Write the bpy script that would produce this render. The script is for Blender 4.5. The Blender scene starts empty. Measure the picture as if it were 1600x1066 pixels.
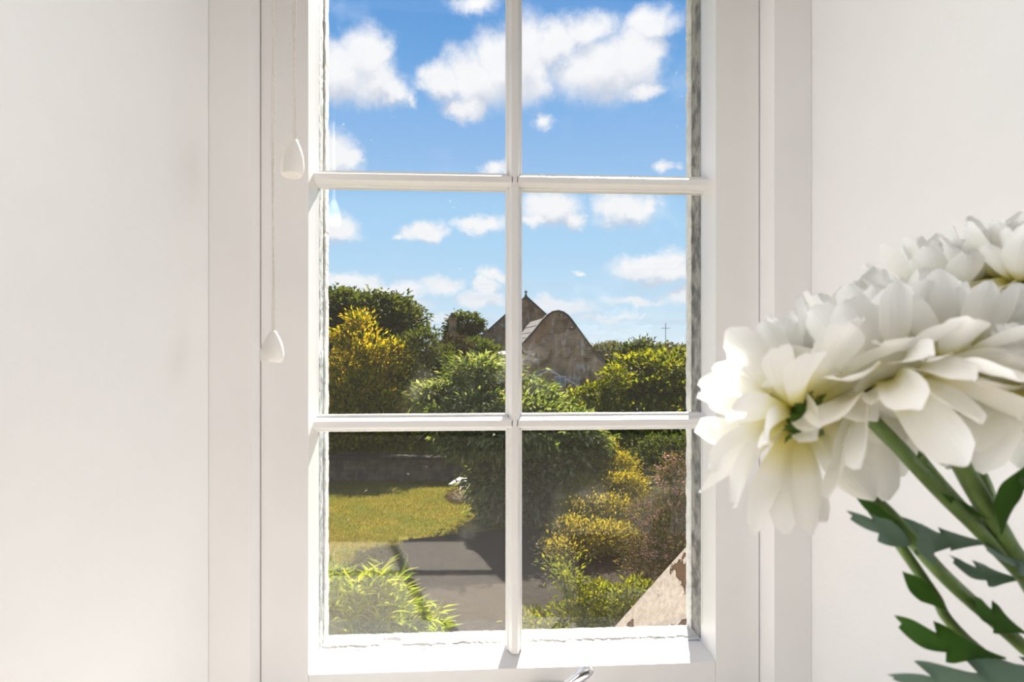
import bpy, bmesh, math, random
import numpy as np
from mathutils import Vector, Matrix, Euler, Quaternion

random.seed(7); RNG = np.random.default_rng(11)
S = bpy.context.scene; COL = S.collection
PI = math.pi

# ------------------------------------------------------------------ camera, exposure
F_PX = 1156.0; YAW = math.radians(4.2); CAM = Vector((-.091, -1.2, .88)); HOR = 545.0
cd = bpy.data.cameras.new('camera'); cam = bpy.data.objects.new('camera', cd); COL.objects.link(cam)
cd.sensor_fit = 'HORIZONTAL'; cd.sensor_width = 36; cd.lens = 36 * F_PX / 1600
cam.location = CAM; cam.rotation_euler = (PI/2, 0, -YAW); cd.shift_y = (HOR - 533) / 1600
cd.clip_start = .02; cd.clip_end = 600
cd.dof.use_dof = True; cd.dof.focus_distance = 2.6; cd.dof.aperture_fstop = 10.5
S.camera = cam
S.view_settings.view_transform = 'Standard'; S.view_settings.look = 'None'
S.view_settings.exposure = 0.0; S.view_settings.gamma = 1; S.view_settings.use_curve_mapping = False
S.cycles.diffuse_bounces = 6; S.cycles.transparent_max_bounces = 16; S.cycles.caustics_reflective = False

FWD = Vector((math.sin(YAW), math.cos(YAW), 0)); RGT = Vector((math.cos(YAW), -math.sin(YAW), 0)); UP = Vector((0, 0, 1))
def at(px, py, D):
    return CAM + (FWD + RGT * ((px - 800) / F_PX) + UP * ((HOR - py) / F_PX)) * D
def cdir(r, u, f):
    return (RGT * r + UP * u + FWD * f).normalized()

# ------------------------------------------------------------------ sun, sky, added room fill
SUN_AZ, SUN_EL = math.radians(15), math.radians(38)
sl = bpy.data.lights.new('sun', 'SUN'); sl.energy = 19; sl.angle = math.radians(.55); sl.color = (1, .93, .82)
so = bpy.data.objects.new('sun', sl); COL.objects.link(so)
sd = Vector((math.sin(SUN_AZ) * math.cos(SUN_EL), math.cos(SUN_AZ) * math.cos(SUN_EL), math.sin(SUN_EL)))
so.rotation_euler = (-sd).to_track_quat('-Z', 'Y').to_euler()
ll = bpy.data.lights.new('ceiling_fill', 'AREA'); ll.energy = 5; ll.shape = 'RECTANGLE'; ll.size = 1.6; ll.size_y = .8; ll.color = (.97, .98, 1)
lo = bpy.data.objects.new('ceiling_fill', ll); COL.objects.link(lo); lo.location = (0, -1.3, 2.2)  # unseen fill light added under the ceiling to brighten the room

for nm, x, rz, e in (('side_fill_left', (-1.70, -.98, 1.15), -PI/2, 20), ('side_fill_right', (1.90, -1.05, 1.15), PI/2, 20)):   # unseen fill panels added at the side walls to brighten the reveals
    l_ = bpy.data.lights.new(nm, 'AREA'); l_.energy = e; l_.shape = 'RECTANGLE'; l_.size = .9; l_.size_y = 1.1; l_.color = (.97, .98, 1)
    o_ = bpy.data.objects.new(nm, l_); COL.objects.link(o_); o_.location = x; o_.rotation_euler = (PI/2, 0, rz)
W = bpy.data.worlds.new('sky'); S.world = W; W.use_nodes = True
class NT:
    def __init__(s, tree): s.t = tree; s.n = tree.nodes; s.l = tree.links
    def new(s, typ, **kw):
        n = s.n.new(typ)
        for k, v in kw.items(): setattr(n, k, v)
        return n
    def set(s, sock, v):
        if isinstance(v, bpy.types.NodeSocket): s.l.new(v, sock)
        else: sock.default_value = v
    def math(s, op, a, b=None, c=None, clamp=False):
        n = s.new('ShaderNodeMath', operation=op, use_clamp=clamp)
        for i, v in enumerate((a, b, c)):
            if v is not None: s.set(n.inputs[i], v)
        return n.outputs[0]
    def vec(s, op, a, b=None, c=None, out=0):
        n = s.new('ShaderNodeVectorMath', operation=op)
        for i, v in enumerate((a, b, c)):
            if v is not None: s.set(n.inputs[i], v)
        return n.outputs[out]
    def noise(s, vec, scale, detail=4, rough=.55, col=False):
        n = s.new('ShaderNodeTexNoise'); s.set(n.inputs['Vector'], vec)
        n.inputs['Scale'].default_value = scale; n.inputs['Detail'].default_value = detail; n.inputs['Roughness'].default_value = rough
        return n.outputs['Color' if col else 'Fac']
    def ss(s, v, a, b):
        n = s.new('ShaderNodeMapRange', interpolation_type='SMOOTHSTEP'); s.set(n.inputs[0], v)
        n.inputs[1].default_value = a; n.inputs[2].default_value = b; return n.outputs[0]
    def ramp(s, v, stops, interp='LINEAR'):
        n = s.new('ShaderNodeValToRGB'); n.color_ramp.interpolation = interp; s.set(n.inputs[0], v)
        e = n.color_ramp.elements
        while len(e) < len(stops): e.new(.5)
        for i, (p, c) in enumerate(stops): e[i].position = p; e[i].color = (*c, 1)
        return n.outputs[0]
    def mix(s, f, a, b, mode='MIX'):
        n = s.new('ShaderNodeMix', data_type='RGBA', blend_type=mode); s.set(n.inputs[0], f)
        for i, v in ((6, a), (7, b)):
            s.set(n.inputs[i], v if isinstance(v, bpy.types.NodeSocket) else (*v, 1))
        return n.outputs[2]

def srgb(*c):
    return tuple((v/255/12.92 if v/255 <= .04045 else ((v/255+.055)/1.055)**2.4) for v in c)

def build_sky():
    g = NT(W.node_tree); g.n.clear()
    d = g.new('ShaderNodeTexCoord').outputs['Generated']
    sep = g.new('ShaderNodeSeparateXYZ'); g.l.new(d, sep.inputs[0])
    blue = g.ramp(sep.outputs[2], [(0, srgb(222, 238, 248)), (.06, srgb(196, 226, 246)), (.13, srgb(174, 215, 246)), (.19, srgb(164, 208, 244)), (.25, srgb(146, 190, 236)),
                                   (.31, srgb(124, 178, 232)), (.37, srgb(94, 160, 222)), (.44, srgb(66, 142, 214)), (.7, srgb(48, 112, 190)), (1, srgb(40, 96, 176))])
    # each lobe of the cumulus in view: centre and half-extents (degrees on the sky as 1/1156 rad units), faintness
    lobes = [(528,112,52,44,0),(568,88,42,44,0),(608,140,34,26,0),(585,120,40,40,0),(636,158,14,14,.35),
             (690,128,32,26,0),(735,130,45,42,0),(780,110,45,46,0),(725,166,34,18,.1),(820,100,45,55,0),
             (865,70,45,38,.12),(915,45,60,34,.2),(940,108,75,46,0),(985,95,38,48,0),(1000,140,30,20,.12),(1012,38,55,30,.3),
             (745,12,48,22,.38),(522,245,34,32,0),(548,250,22,24,.1),(775,264,30,16,.15),(850,187,22,18,.42),(1040,262,25,14,.35),
             (525,362,34,20,0),(665,366,36,16,0),(625,372,20,8,.4),(752,354,42,16,.2),(862,326,42,27,0),(888,346,24,12,.05),(838,346,24,12,.05),
             (975,330,48,25,0),(1012,326,18,18,.1),(1020,412,56,17,0),(1055,430,40,14,.05),(560,442,50,15,0),(600,454,62,14,0),(685,450,45,16,.18),
             (762,450,16,16,.05),(778,430,30,12,.3),(755,470,45,12,.05),(870,478,62,14,.05),(1000,468,60,9,.25),(1072,464,34,14,.1),
             (905,425,20,7,.45),(620,478,60,12,.15),(960,495,80,8,.3),(700,500,90,10,.3)]
    wob = g.vec('SUBTRACT', g.noise(d, 26, 5, .62, True), (.5, .5, .5))
    wob2 = g.vec('SUBTRACT', g.noise(d, 7, 2, .5, True), (.5, .5, .5))
    dw = g.vec('MULTIPLY_ADD', wob, (.055, .055, .04), d); dw = g.vec('MULTIPLY_ADD', wob2, (.03, .03, .022), dw)
    def field(dv):
        cur = None
        for (cx, cy, rx, ry, faint) in lobes:
            r = (FWD + RGT*((cx-800)/F_PX) + UP*((HOR-cy)/F_PX)); L = r.length; c = r / L
            sx, sz = F_PX*L/(rx*1.12), F_PX*L/(ry*1.12)
            q = g.vec('MULTIPLY_ADD', dv, (sx, sx*.3, sz), (-c.x*sx, -c.y*sx*.3, -c.z*sz))
            q = g.vec('LENGTH', q, out=1)
            if faint: q = g.math('ADD', q, faint)
            cur = q if cur is None else g.math('MINIMUM', cur, q)
        return cur
    r0 = field(dw); r1 = field(g.vec('ADD', dw, (-.004, 0, .022)))
    fb = g.math('SUBTRACT', g.noise(d, 20, 8, .66), .5)
    dens = g.ss(g.math('MULTIPLY_ADD', fb, .75, r0), 1.3, .50)
    # the same broken cumulus over the rest of the sky
    inv = g.math('DIVIDE', 1.0, g.math('ADD', g.math('ABSOLUTE', sep.outputs[2]), .18))
    pl = g.vec('MULTIPLY', g.vec('SCALE', d), (1, 1, .3)); 
    sc = g.new('ShaderNodeVectorMath', operation='SCALE'); g.l.new(pl, sc.inputs[0]); g.l.new(inv, sc.inputs[3])
    cover = g.ss(g.noise(sc.outputs[0], 1.6, 6, .58), .53, .66)
    away = g.ss(g.vec('DOT_PRODUCT', d, tuple((FWD + UP*.1).normalized()), out=1), .86, .74)
    dens = g.math('MAXIMUM', dens, g.math('MULTIPLY', cover, away))
    under = g.ss(g.math('SUBTRACT', r0, r1), -.35, .85)     # undersides are greyer than the tops
    under = g.math('MULTIPLY_ADD', g.noise(d, 22, 3), .22, g.math('MULTIPLY', under, .75))
    ccol = g.mix(under, srgb(254, 254, 254), srgb(190, 200, 218))
    ccol = g.mix(g.ss(sep.outputs[2], .12, .0), ccol, srgb(222, 232, 242))
    out = g.mix(g.math('MULTIPLY', dens, .96), blue, ccol)
    haze = g.math('MULTIPLY', g.ss(g.noise(g.vec('MULTIPLY', d, (1, 1, 7)), 9, 5, .6), .48, .68), g.ss(sep.outputs[2], .16, .03))
    out = g.mix(g.math('MULTIPLY', haze, .35), out, srgb(190, 205, 226))
    below = g.ss(sep.outputs[2], -.005, -.03)
    out = g.mix(below, out, srgb(120, 125, 105))
    b = g.new('ShaderNodeBackground'); g.l.new(out, b.inputs[0]); b.inputs[1].default_value = 1.08
    o = g.new('ShaderNodeOutputWorld'); g.l.new(b.outputs[0], o.inputs[0])
build_sky()

# ------------------------------------------------------------------ helpers
def link(name, me, mat=None, parent=None, kind=None):
    o = bpy.data.objects.new(name, me); COL.objects.link(o)
    if mat is not None and len(me.materials) == 0: me.materials.append(mat)
    if parent: o.parent = parent
    if kind: o['kind'] = kind
    return o
def tag(o, label=None, cat=None, group=None, kind=None):
    for k, v in (('label', label), ('category', cat), ('group', group), ('kind', kind)):
        if v: o[k] = v
    return o
def empty(name, loc=(0, 0, 0), label=None, cat=None, group=None, kind=None):
    o = bpy.data.objects.new(name, None); COL.objects.link(o); o.location = loc; o.empty_display_size = .1
    return tag(o, label, cat, group, kind)
def bm_obj(name, bm, mat, parent=None, smooth=False, kind=None, bevel=0):
    if bevel:
        es = [e for e in bm.edges if len(e.link_faces) == 2 and e.calc_face_angle(0) > .5]
        bmesh.ops.bevel(bm, geom=es, offset=bevel, segments=2, affect='EDGES', clamp_overlap=True)
    bmesh.ops.recalc_face_normals(bm, faces=bm.faces)
    me = bpy.data.meshes.new(name); bm.to_mesh(me); bm.free()
    if smooth: me.polygons.foreach_set('use_smooth', [True]*len(me.polygons))
    o = link(name, me, mat, parent, kind)
    return o
def box(bm, x0, x1, y0, y1, z0, z1):
    v = [bm.verts.new((x, y, z)) for x in (x0, x1) for y in (y0, y1) for z in (z0, z1)]
    for f in ((0,1,3,2),(4,6,7,5),(0,4,5,1),(2,3,7,6),(0,2,6,4),(1,5,7,3)): bm.faces.new([v[i] for i in f])
def prism(bm, pts, vec, m=None):
    """polygon pts (3-D) swept along vec"""
    a = [bm.verts.new(p) for p in pts]; b = [bm.verts.new(Vector(p) + Vector(vec)) for p in pts]
    bm.faces.new(a); bm.faces.new(b[::-1])
    for i in range(len(a)): j = (i+1) % len(a); bm.faces.new((a[i], b[i], b[j], a[j]))
def tube(bm, pts, radii, n=8, cap=True):
    pts = [Vector(p) for p in pts]; rings = []
    if not hasattr(radii, '__len__'): radii = [radii]*len(pts)
    for i, p in enumerate(pts):
        t = (pts[min(i+1, len(pts)-1)] - pts[max(i-1, 0)]).normalized()
        a = t.cross(Vector((.31, .95, .05))).normalized(); b = t.cross(a)
        rings.append([bm.verts.new(p + (a*math.cos(k*2*PI/n) + b*math.sin(k*2*PI/n))*radii[i]) for k in range(n)])
    for r, q in zip(rings, rings[1:]):
        for k in range(n): bm.faces.new((r[k], r[(k+1) % n], q[(k+1) % n], q[k]))
    if cap: bm.faces.new(rings[0][::-1]); bm.faces.new(rings[-1])
def lathe(bm, prof, n=24, c=(0, 0, 0)):
    rings = [[bm.verts.new((c[0]+r*math.cos(k*2*PI/n), c[1]+r*math.sin(k*2*PI/n), c[2]+z)) for k in range(n)] for r, z in prof]
    for r, q in zip(rings, rings[1:]):
        for k in range(n): bm.faces.new((r[k], r[(k+1) % n], q[(k+1) % n], q[k]))
    bm.faces.new(rings[0][::-1]); bm.faces.new(rings[-1])
def spline(pts, n=6):
    P = [Vector(p) for p in pts]; P = [P[0]*2-P[1]] + P + [P[-1]*2-P[-2]]; out = []
    for i in range(1, len(P)-2):
        for k in range(n):
            t = k/n; a, b, c, d = P[i-1:i+3]
            out.append(.5*((2*b) + (c-a)*t + (2*a-5*b+4*c-d)*t*t + (3*b-a-3*c+d)*t**3))
    return out + [P[-2]]

# ------------------------------------------------------------------ materials
def mat(name, col, rough=.5, var=0, scale=8, bump=0, bscale=60, spec=.4, col2=None, coat=0):
    m = bpy.data.materials.new(name); m.use_nodes = True; g = NT(m.node_tree); p = g.n['Principled BSDF']
    p.inputs['Base Color'].default_value = (*col, 1); p.inputs['Roughness'].default_value = rough; p.inputs['Specular IOR Level'].default_value = spec
    co = g.new('ShaderNodeTexCoord').outputs['Object']
    if var or col2:
        c2 = col2 or tuple(c*(1-var) for c in col)
        g.l.new(g.mix(g.ss(g.noise(co, scale, 5), .35, .65), col, c2), p.inputs['Base Color'])
    if bump:
        b = g.new('ShaderNodeBump'); b.inputs['Strength'].default_value = bump; b.inputs['Distance'].default_value = .01
        g.l.new(g.noise(co, bscale, 4), b.inputs['Height']); g.l.new(b.outputs[0], p.inputs['Normal'])
    return m
M = {}
M['wall'] = mat('painted_plaster', (.83, .825, .825), .75, .03, 3, .12, 35)
M['gloss'] = mat('white_gloss_paint', (.85, .84, .835), .35, .02, 6, .05, 25)
M['carpet'] = mat('grey_carpet', (.86, .80, .73), .95, .10, 220, .5, 300)
M['ceil'] = mat('ceiling_paint', (.60, .59, .58), .85)
M['room'] = mat('stone_grey_paint', (.46, .45, .44), .8)
M['grey_wall'] = mat('grey_paint', (.22, .21, .20), .8)
M['putty'] = mat('old_white_putty', (.80, .79, .76), .6, 0, 30, .5, 120, col2=(.62, .62, .60))
M['dirty'] = mat('weathered_rebate', (.42, .45, .46), .7, 0, 60, .5, 90, col2=(.16, .19, .20))
M['wood'] = mat('weathered_wood', (.36, .34, .31), .8, 0, 40, .6, 80, col2=(.10, .10, .10))
M['chrome'] = mat('chrome', (.75, .76, .78), .12); M['chrome'].node_tree.nodes['Principled BSDF'].inputs['Metallic'].default_value = 1
M['acorn'] = mat('white_plastic', (.83, .80, .76), .35)
M['cord'] = mat('cotton_cord', (.86, .82, .75), .9, .1, 300, .4, 600)
M['linen'] = mat('blind_linen', (.75, .71, .64), .9, .1, 200, .3, 300)
M['table'] = mat('oak', (.35, .22, .11), .5, .3, 20)
def mat_glass(name, thick=False):
    m = bpy.data.materials.new(name); m.use_nodes = True; g = NT(m.node_tree); g.n.clear()
    fr = g.new('ShaderNodeFresnel'); bf = g.new('ShaderNodeNewGeometry').outputs['Backfacing']; g.l.new(g.math('ADD', g.math('MULTIPLY', bf, 1/1.6-1.6), 1.6), fr.inputs[0])   # both faces of a thin pane reflect alike
    tr = g.new('ShaderNodeBsdfTransparent'); gl = g.new('ShaderNodeBsdfGlossy'); gl.inputs['Roughness'].default_value = .0
    mx = g.new('ShaderNodeMixShader'); g.l.new(fr.outputs[0], mx.inputs[0]); g.l.new(tr.outputs[0], mx.inputs[1]); g.l.new(gl.outputs[0], mx.inputs[2])
    co = g.new('ShaderNodeTexCoord').outputs['Object']
    dust = g.new('ShaderNodeBsdfTranslucent'); dust.inputs[0].default_value = (.85, .8, .7, 1)
    f = g.math('ADD', g.math('MULTIPLY', g.ss(g.noise(co, 9, 4), .56, .8), .022), g.math('MULTIPLY', g.ss(g.noise(co, 120, 2), .72, .82), .10))
    f = g.math('ADD', f, .003)
    m2 = g.new('ShaderNodeMixShader'); g.l.new(f, m2.inputs[0]); g.l.new(mx.outputs[0], m2.inputs[1]); g.l.new(dust.outputs[0], m2.inputs[2])
    o = g.new('ShaderNodeOutputMaterial'); g.l.new(m2.outputs[0], o.inputs[0]); return m
M['glass'] = mat_glass('old_window_glass')
def mat_leaf(name, cols, trans=.4, tcol=None, rough=.75, spec=.08):
    m = bpy.data.materials.new(name); m.use_nodes = True; g = NT(m.node_tree); p = g.n['Principled BSDF']; out = g.n['Material Output']
    geo = g.new('ShaderNodeNewGeometry'); c = g.ramp(geo.outputs['Random Per Island'], [(i/(max(1, len(cols)-1)), k) for i, k in enumerate(cols)])
    g.l.new(c, p.inputs['Base Color']); p.inputs['Roughness'].default_value = rough; p.inputs['Specular IOR Level'].default_value = spec
    t = g.new('ShaderNodeBsdfTranslucent')
    g.l.new(g.mix(1.0, c, tcol or (1.3, 1.15, .5), 'MULTIPLY'), t.inputs[0])
    mx = g.new('ShaderNodeMixShader'); mx.inputs[0].default_value = trans
    g.l.new(p.outputs[0], mx.inputs[1]); g.l.new(t.outputs[0], mx.inputs[2]); g.l.new(mx.outputs[0], out.inputs[0]); return m
M['bark'] = mat('bark', (.06, .045, .032), .9, .4, 12, .6, 20)

# ------------------------------------------------------------------ room shell
def wallslab(name, *b, m='wall'):
    bm = bmesh.new(); box(bm, *b); o = bm_obj(name, bm, M[m]); o['kind'] = 'structure'; return o
wallslab('floor', -1.9, 2.1, -4.3, -.1, .02, .14, m='carpet')
wallslab('ceiling', -1.9, 2.1, -4.3, -.1, 2.25, 2.4, m='ceil')
wallslab('wall_left', -1.9, -1.75, -4.3, -.5, 0, 2.25, m='room')
wallslab('wall_right', 1.95, 2.1, -4.3, -.5, 0, 2.25, m='room')
wallslab('wall_back', -1.9, 2.1, -4.3, -4.15, 0, 2.25, m='grey_wall')
# thick front wall with a splayed opening
bm = bmesh.new(); Z0, Z1 = .27, 1.66
for s, edge in ((-1, -1.9), (1, 2.1)):
    fp = [(edge, -.52), (s*.62, -.52), (s*.449, -.105), (s*.449, .06), (s*.405, .06), (s*.405, .24), (edge, .24)]
    prism(bm, [(x, y, -.1) for x, y in fp], (0, 0, 2.45))
prism(bm, [(x, y, -3.2) for x, y in [(-6, .06), (6, .06), (6, .24), (-6, .24)]], (0, 0, 3.2+Z0-.02))
prism(bm, [(x, y, -.1) for x, y in [(-.62, -.50), (.62, -.50), (.449, -.105), (.449, .06), (-.449, .06), (-.449, -.105)]], (0, 0, .30))
prism(bm, [(x, y, Z1) for x, y in [(-.62, -.52), (.62, -.52), (.449, -.105), (.449, .24), (-.449, .24), (-.449, -.105)]], (0, 0, .69))
o = bm_obj('wall_front', bm, M['wall']); o['kind'] = 'structure'
# window board
bm = bmesh.new(); prism(bm, [(x, y, .205) for x, y in [(-.66, -.56), (.66, -.56), (.66, -.523), (.62, -.523), (.452, -.108), (-.452, -.108), (-.62, -.523), (-.66, -.523)]], (0, 0, .03))
tag(bm_obj('trim_2', bm, M['gloss'], bevel=.004), 'white painted window board', kind='structure')
# fixed outer lining
bm = bmesh.new()
for s in (-1, 1): box(bm, *sorted((s*.3903, s*.4485)), -.105, .055, .24, 1.655)
box(bm, -.3902, .3902, -.105, .055, .24, .318); box(bm, -.3902, .3902, -.105, .055, 1.605, 1.655)
tag(bm_obj('trim_1', bm, M['gloss'], bevel=.0025), 'white painted fixed window frame', kind='structure')

# ------------------------------------------------------------------ casement
win = empty('window_1', (0, 0, .35)); tag(win, 'white six pane casement window', kind='structure')
def wpart(name, bm, m, bevel=0, parent=None, smooth=False):
    for v in bm.verts: v.co.z -= .35
    return bm_obj(name, bm, M[m], parent or win, bevel=bevel, smooth=smooth)
GX, GZ0, GZ1 = .313, .396, 1.535; BARZ = (.761, 1.150)
for s in (-1, 1):
    bm = bmesh.new(); fp = [(s*.313, .03), (s*.313, -.004), (s*.3185, -.05), (s*.389, -.05), (s*.389, .03)]
    prism(bm, [(x, y, .322) for x, y in fp], (0, 0, 1.28)); wpart('stile', bm, 'gloss', .0018)
for kind in (0, 1):
    bm = bmesh.new()
    fp = [(.03, .396), (-.004, .3925), (-.05, .3815), (-.05, .322), (.03, .322)] if kind == 0 else [(.03, 1.535), (-.004, 1.535), (-.05, 1.545), (-.05, 1.602), (.03, 1.602)]
    prism(bm, [(-.3178, y, z) for y, z in fp], (.6356, 0, 0)); wpart('rail', bm, 'gloss', .0015)
def barprof(w=.0128):
    h = [(w, .012), (w, -.006), (w-.0022, -.0085), (w-.0036, -.0085), (w-.0060, -.018), (.0048, -.0235)]
    return h + [(-a, y) for a, y in h[::-1]]
bm = bmesh.new(); prism(bm, [(x, y, GZ0-.003) for x, y in barprof()], (0, 0, GZ1-GZ0+.006)); wpart('glazing_bar', bm, 'gloss', .0006)
for z in BARZ:
    for s in (-1, 1):
        bm = bmesh.new(); x0, x1 = (-.316, -.0035) if s < 0 else (.0035, .316)
        prism(bm, [(x0, y, z+a) for a, y in barprof(.0132)], (x1-x0, 0, 0)); wpart('glazing_bar', bm, 'gloss', .0006)
rows = [(GZ0, BARZ[0]), (BARZ[0], BARZ[1]), (BARZ[1], GZ1)]
from mathutils import noise as MN
def nz(a, k): return MN.noise(Vector((a*55, k, 0))) + .6*MN.noise(Vector((a*190, k, 3)))
def ragged_skin(bm, ends, s, y0, y1, amp, seed, n=80):
    """upright strip of putty on the rebate of a stile, thick, with uneven inner and outer edges"""
    (x, z0), (_, z1) = ends; R_ = []
    for i in range(n+1):
        z = z0 + (z1-z0)*i/n; a, b = y0 + amp*nz(z, seed), y1 + amp*.5*nz(z, seed+9); t = .0022 + .0016*nz(z*.7, seed+4)
        R_.append([bm.verts.new(p) for p in ((x, a, z), (x - s*t, a+.004, z), (x - s*(t+.0008), b, z), (x, b+.001, z))])
    for r, q in zip(R_, R_[1:]):
        for k in range(4): bm.faces.new((r[k], r[(k+1) % 4], q[(k+1) % 4], q[k]))
    bm.faces.new(R_[0]); bm.faces.new(R_[-1][::-1])
def ragged_shelf(bm, x0, x1, y0, y1, seed, n=120):
    R_ = []
    for i in range(n+1):
        x = x0 + (x1-x0)*i/n; a = y0 + .007*max(-.9, nz(x, seed)) + (.028 if abs(x+.20) < .018 else 0); b = y1 + .003*nz(x, seed+9); h = .0015 + .0012*nz(x*.8, seed+3)
        R_.append([bm.verts.new(p) for p in ((x, a, GZ0-.0022), (x, a+.004, GZ0+h), (x, b-.004, GZ0+h-.001), (x, b, GZ0-.009), (x, b-.004, GZ0-.012), (x, a+.004, GZ0-.012))])
    for r, q in zip(R_, R_[1:]):
        for k in range(6): bm.faces.new((r[k], r[(k+1) % 6], q[(k+1) % 6], q[k]))
    bm.faces.new(R_[0]); bm.faces.new(R_[-1][::-1])
for ri, (z0, z1) in enumerate(rows):
    for s in (-1, 1):
        bm = bmesh.new()
        box(bm, *sorted((s*.002, s*.3128)), .0005, .0030, z0+.001, z1-.001)
        for v in bm.verts: v.co.y += (v.co.x - s*.157)*math.tan(math.radians(-1.7 if ri == 0 else (2.0 if s < 0 else .25)))
        wpart('glass_pane', bm, 'glass')
        # weathered outer rebate seen through the glass, ragged old putty and paint on its outer edge
        bm = bmesh.new(); box(bm, *sorted((s*.3126, s*.330)), .006, .060, z0, z1); wpart('rebate', bm, 'wood' if s > 0 else 'dirty')
        bm = bmesh.new(); ragged_skin(bm, [(s*.3122, z0), (s*.3122, z1)], s, .046 if s < 0 else .054, .074, .004, ri*13+s*3); wpart('putty', bm, 'putty')
        if ri == 0:
            bm = bmesh.new(); box(bm, *sorted((s*.008, s*.312)), .006, .07, GZ0-.03, GZ0-.002); wpart('rebate', bm, 'dirty')
            bm = bmesh.new(); ragged_shelf(bm, s*.010, s*.311, .016, .071, 5+s); wpart('putty', bm, 'putty')
# casement fastener
h = empty('handle'); h.parent = win; h.location = (.0, -.05, -.01); h['label'] = 'chrome casement handle'
hx, hz = .085, .335-.35+.01
bm = bmesh.new(); box(bm, .005, .075, -.006, -.0005, -.014, .016); bm_obj('handle_plate', bm, M['chrome'], h, bevel=.002)
bm = bmesh.new()
pth = spline([(.030, -.003, .002), (.034, -.020, .003), (.048, -.040, .014), (.072, -.052, .036), (.108, -.056, .062)], 5)
tube(bm, pth, [.006]*(len(pth)-9) + [.0068]*5 + [.0085, .0092, .009, .0070], 14); bm_obj('handle_lever', bm, M['chrome'], h, smooth=True)

# blind above the view, its two pull cords hanging in front of the frame
bl = empty('roman_blind', (0, -.17, 1.55), 'folded cream linen blind drawn up at the head of the window', 'blind')
bm = bmesh.new(); box(bm, -.42, .42, -.02, .02, .078, .10); bm_obj('head_rail', bm, M['linen'], bl, bevel=.003)
for k in range(3):
    bm = bmesh.new(); prism(bm, [(-.41, -.022-.004*k, .077-.026*k), (-.41, -.004, .078-.026*k), (-.41, -.006, .056-.026*k), (-.41, -.024-.004*k, .052-.026*k)], (.82, 0, 0)); bm_obj('fold', bm, M['linen'], bl, bevel=.003)
def pull(px, ytop, yb, D, tilt, label):
    p = at(px, ytop, D); q = at(px, yb, D); hgt = p.z - q.z; w = 36*D/F_PX/2
    t = empty('blind_pull', p, label, 'blind pull', 'cord pulls of the blind')
    bm = bmesh.new()
    prof = [(.0022, 0), (.004, -.001), (.38*w, -.10*hgt), (.66*w, -.26*hgt), (.88*w, -.47*hgt), (1.0*w, -.70*hgt), (.99*w, -.84*hgt), (.90*w, -.95*hgt), (.80*w, -hgt), (.52*w, -hgt), (.48*w, -.94*hgt), (.10*w, -.90*hgt)]
    lathe(bm, prof, 32); o = bm_obj('acorn', bm, M['acorn'], t, smooth=True); o.rotation_euler = tilt
    bm = bmesh.new()
    for s in (-1, 1):
        pts = [Vector((s*.0009 + .0006*math.sin(k*.9+s) + s*.0018*max(0, (k-11)/4)**2, .0006*math.cos(k*.7), -.004 + k*(1.56+.004-p.z)/16)) for k in range(17)]
        tube(bm, spline(pts, 3), .00105, 6)
    bm_obj('cord', bm, M['cord'], t, smooth=True)
pull(427, 517, 566, .96, (.0, .05, 0), 'lower white acorn pull hanging on the longer blind cord')
pull(460.5, 218, 277, .98, (-.12, .06, 0), 'upper white acorn pull hanging on the shorter blind cord by the glass')

# ------------------------------------------------------------------ bouquet
def mat_petal():
    m = bpy.data.materials.new('white_petal'); m.use_nodes = True; g = NT(m.node_tree); p = g.n['Principled BSDF']; out = g.n['Material Output']
    uv = g.new('ShaderNodeUVMap').outputs[0]; sep = g.new('ShaderNodeSeparateXYZ'); g.l.new(uv, sep.inputs[0])
    c = g.ramp(sep.outputs[1], [(0, (.70, .62, .10)), (.20, (.80, .75, .32)), (.48, (.94, .93, .87)), (1, (.97, .965, .95))])
    vein = g.math('MULTIPLY', g.math('SINE', g.math('MULTIPLY', sep.outputs[0], 44.0)), .5)
    b = g.new('ShaderNodeBump'); b.inputs['Strength'].default_value = .25; b.inputs['Distance'].default_value = .0006
    g.l.new(vein, b.inputs['Height']); g.l.new(b.outputs[0], p.inputs['Normal'])
    g.l.new(c, p.inputs['Base Color']); p.inputs['Roughness'].default_value = .55; p.inputs['Specular IOR Level'].default_value = .25
    t = g.new('ShaderNodeBsdfTranslucent'); g.l.new(c, t.inputs[0]); mx = g.new('ShaderNodeMixShader'); mx.inputs[0].default_value = .44
    g.l.new(p.outputs[0], mx.inputs[1]); g.l.new(t.outputs[0], mx.inputs[2]); g.l.new(mx.outputs[0], out.inputs[0]); return m
M['petal'] = mat_petal()
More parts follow.
